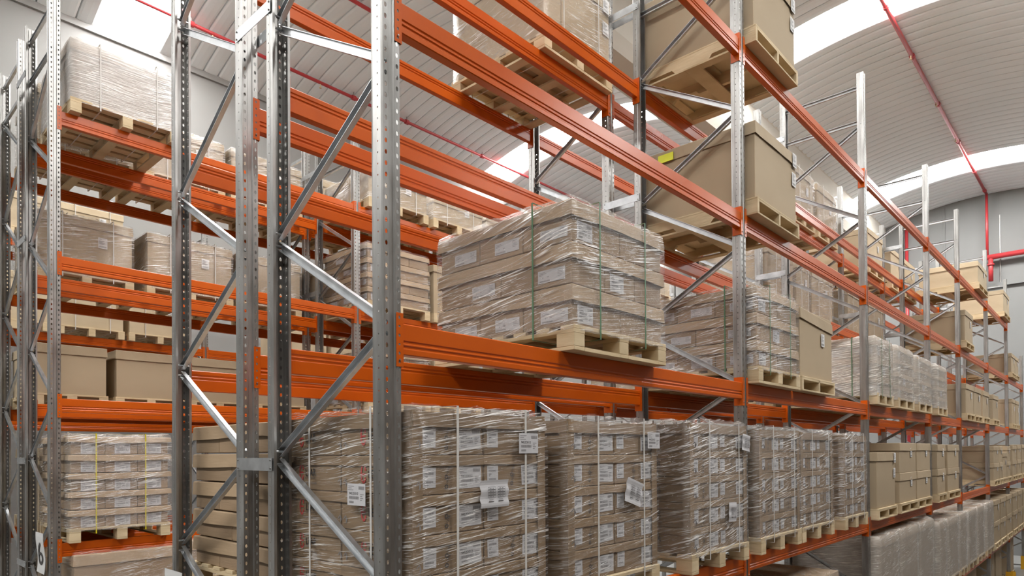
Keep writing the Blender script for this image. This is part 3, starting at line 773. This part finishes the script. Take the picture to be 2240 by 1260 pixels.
bx = big_box(5.57, .99, 'A', 3, H + 2.84, 'brown', labels=2, desc='huge brown carton with yellow note on lid')[0]
mb = MB(); mb.add([(0, 0, 0), (.16, 0, 0), (.16, -.002, .075), (0, -.002, .075), (0, -.004, 0), (.16, -.012, 0), (.16, -.006, .075), (0, -.005, .075)], [(0, 1, 2, 3), (4, 5, 6, 7), (0, 4, 5, 1), (1, 5, 6, 2), (2, 6, 7, 3), (3, 7, 4, 0)], 'sticker')
ob('yellow_note', mb.mesh('yellow_note'), bx, (-.012, .93, h1 * 0 + (H + 2.84 - DECK[3] - PAL) - .115), -math.pi / 2)
big_box(5.57, .99, 'A', 4, H + 4.33, 'brown', labels=2)
for x, w in ((15.79, .95), (23.2, .85), (24.1, .85)): big_box(x, w, 'A', 3, H + (2.79 if x < 20 else 2.71), 'brown', labels=1)
big_box(17.5, 1.3, 'A', 4, H + 4.12, 'pale', labels=1); big_box(21.65, 1.25, 'A', 4, H + 4.22, 'pale', labels=1)
# second level, further bays
big_box(9.27, .93, 'A', 1, H - .03, 'brown', labels=2)
for x, w, t in ((10.42, 1.02, .10), (11.48, .95, .10), (12.97, .68, .09), (13.85, 1.1, .09), (19.5, .95, .08), (20.5, .6, .08), (22.0, .7, .08), (23.2, .95, .1), (24.3, 1.0, .12), (25.5, .95, .14)):
    big_box(x, w, 'A', 1, H + t, 'brown', stack=2, labels=1)
big_box(21.15, .8, 'A', 1, H - .09, 'brown')
# lowest level
for i, (x, w) in enumerate(((9.3, 1.02), (10.38, 1.1), (11.52, 1.06), (12.97, .68), (13.72, 1.05), (14.85, .8), (15.8, 1.0), (16.9, 1.0), (18.2, 1.1))):
    big_box(x, w, 'A', 0, H - (1.13 if x < 12 else 1.24), 'kraft', wrap='film_heavy', seed=20 + i, labels=0, near=False, kind='skid')
for x in (19.5, 20.65, 21.85, 23.2, 24.4, 25.6): big_box(x, 1.0, 'A', 0, H - 1.24, 'brown', stack=2, near=False)
for x, t in ((5.6, 1.27), (6.7, 1.3)): big_box(x, 1.0, 'A', 0, H - t, 'kraft', wrap='film_mid', seed=int(x * 10), labels=0, near=False, kind='skid')
for x, w, t in ((17.2, 1.3, 2.45), (20.2, 1.2, 2.55), (21.6, 1.2, 2.3), (24.2, 1.3, 2.45)): big_box(x, w, 'A', 0, H - t, 'brown', zbase=0.002, near=False, y=2.5)

# second rack (row B) --------------------------------------------------
stack_lidded(1.90, 1.0, 'B', 1, H + .20, 5, None, 0, strap=None, lab=False, lidf=.5, rows=3, desc='bare stack of interleaved brown cartons')
stack_lidded(3.1, 1.0, 'B', 1, H + .20, 5, None, 0, strap=None, lab=False, lidf=.5, desc='bare stack of interleaved brown cartons')
big_box(5.65, 1.0, 'B', 1, H + .19, 'kraft', wrap='film', labels=0, near=False)
big_box(4.40, 1.03, 'B', 4, H + 4.40, 'brown', wrap='film_mid', strap='white_strap', seed=31, labels=2)
for x, w in ((9.30, 1.0), (10.42, .6), (11.1, 1.05)): big_box(x, w, 'B', 3, H + 2.92, 'brown', wrap='film_mid', strap='white_strap', seed=int(x * 7), near=False)
for x, w in ((13.0, 1.0), (14.35, 1.1)): big_box(x, w, 'B', 3, H + 2.95, 'brown', wrap='film', strap='white_strap', seed=int(x * 7), near=False)
for x, w in ((10.30, .95), (11.40, 1.0), (14.35, 1.1), (16.1, 1.1), (17.3, 1.1)): big_box(x, w, 'B', 4, H + 4.40, 'pale' if x > 13 else 'brown', wrap=None if x > 13 else 'film_mid', strap='white_strap' if x < 13 else None, seed=int(x * 7), near=False)
for x, w in ((6.6, 1.0), (9.4, 1.0), (11.0, 1.0), (14.3, 1.0)): big_box(x, w, 'B', 2, H + 1.40, 'brown', wrap='film', seed=int(x * 5), near=False)

# third rack across the aisle (row C) -----------------------------------
big_box(1.90, 1.06, 'C', 4, H + 4.27, 'kraft', wrap='film_white', strap='white_strap', seed=41, labels=3)
big_box(5.52, 1.10, 'C', 4, H + 4.06, 'brown', wrap='film_mid', strap='white_strap', seed=42, near=False)
big_box(6.72, 1.10, 'C', 4, H + 4.02, 'brown', wrap='film_mid', strap='white_strap', seed=43, near=False)
big_box(7.88, 1.0, 'C', 4, H + 4.02, 'brown', wrap='film_mid', strap='white_strap', seed=44, near=False)
stack_lidded(5.50, 1.14, 'C', 3, H + 3.0, 4, 'film', 45, strap=None, cols=2, rows=3, near=False)
big_box(6.72, 1.0, 'C', 3, H + 2.93, 'brown', labels=0, near=False)
stack_lidded(5.50, 1.14, 'C', 2, H + 1.48, 4, 'film', 46, strap=None, near=False)
big_box(6.72, 1.0, 'C', 2, H + 1.44, 'brown', labels=0, near=False)
for x in (9.2, 10.4, 12.8, 14.0, 16.4): big_box(x, 1.05, 'C', 3, H + 2.9, 'brown', wrap='film', seed=int(x * 3), near=False)
for x in (9.2, 10.4, 13.0): big_box(x, 1.05, 'C', 4, H + 4.2, 'brown', wrap='film', seed=int(x * 3), near=False)
stack_lidded(1.89, .96, 'C', 1, H + .20, 5, 'film_mid', 47, strap='yellow_strap', lidf=.34, cols=3, rows=2, lab=False, over=.012, aligned=True, desc='film-wrapped carton stack with two yellow straps')
big_box(1.92, 1.0, 'C', 0, H - 1.02, 'kraft', wrap='film', seed=48, labels=0, near=False)
big_box(3.05, 1.0, 'C', 0, H - .98, 'kraft', wrap='film_mid', seed=49, labels=0, near=False)
# fourth rack (row D)
for x, w in ((1.9, 1.05), (3.05, 1.02), (4.15, 1.1)): big_box(x, w, 'D', 4, H + 4.31, 'brown', wrap='film_mid', strap='white_strap', seed=int(x * 9), near=False)
for x, w in ((1.88, 1.03), (3.06, 1.12), (4.25, .98)): big_box(x, w, 'D', 3, H + 2.86, 'brown', wrap='film_mid', strap='white_strap', seed=int(x * 8), labels=1, near=False)
for x, w in ((1.86, .76), (2.70, .82), (3.58, .82), (4.5, .8)): big_box(x, w, 'D', 2, H + 1.31, 'brown', labels=0, near=False)
big_box(1.90, 1.0, 'D', 1, H + .09, 'brown', strap='white_strap', labels=0, near=False)
big_box(1.92, 1.0, 'D', 0, H - 1.1, 'kraft', wrap='film_mid', seed=61, labels=0, near=False)
for x in (5.5, 6.7): big_box(x, 1.05, 'D', 4, H + 4.3, 'brown', wrap='film', seed=int(x * 8), near=False); big_box(x, 1.05, 'D', 3, H + 2.9, 'brown', near=False)
# last rack by the wall (row E)
for x, w in ((1.9, .95), (2.95, 1.0), (4.02, 1.05)): big_box(x, w, 'E', 3, H + 2.95, 'pale', strap='white_strap', labels=1, near=False)
for x, w in ((1.85, .95), (2.95, 1.0)): big_box(x, w, 'E', 4, H + 4.22, 'pale', strap='white_strap', labels=1, near=False)
for x, w in ((7.0, 1.0), (8.1, .8)): big_box(x, w, 'E', 3, H + 3.0, 'pale', labels=1, near=False)
print('objects', len(bpy.data.objects))
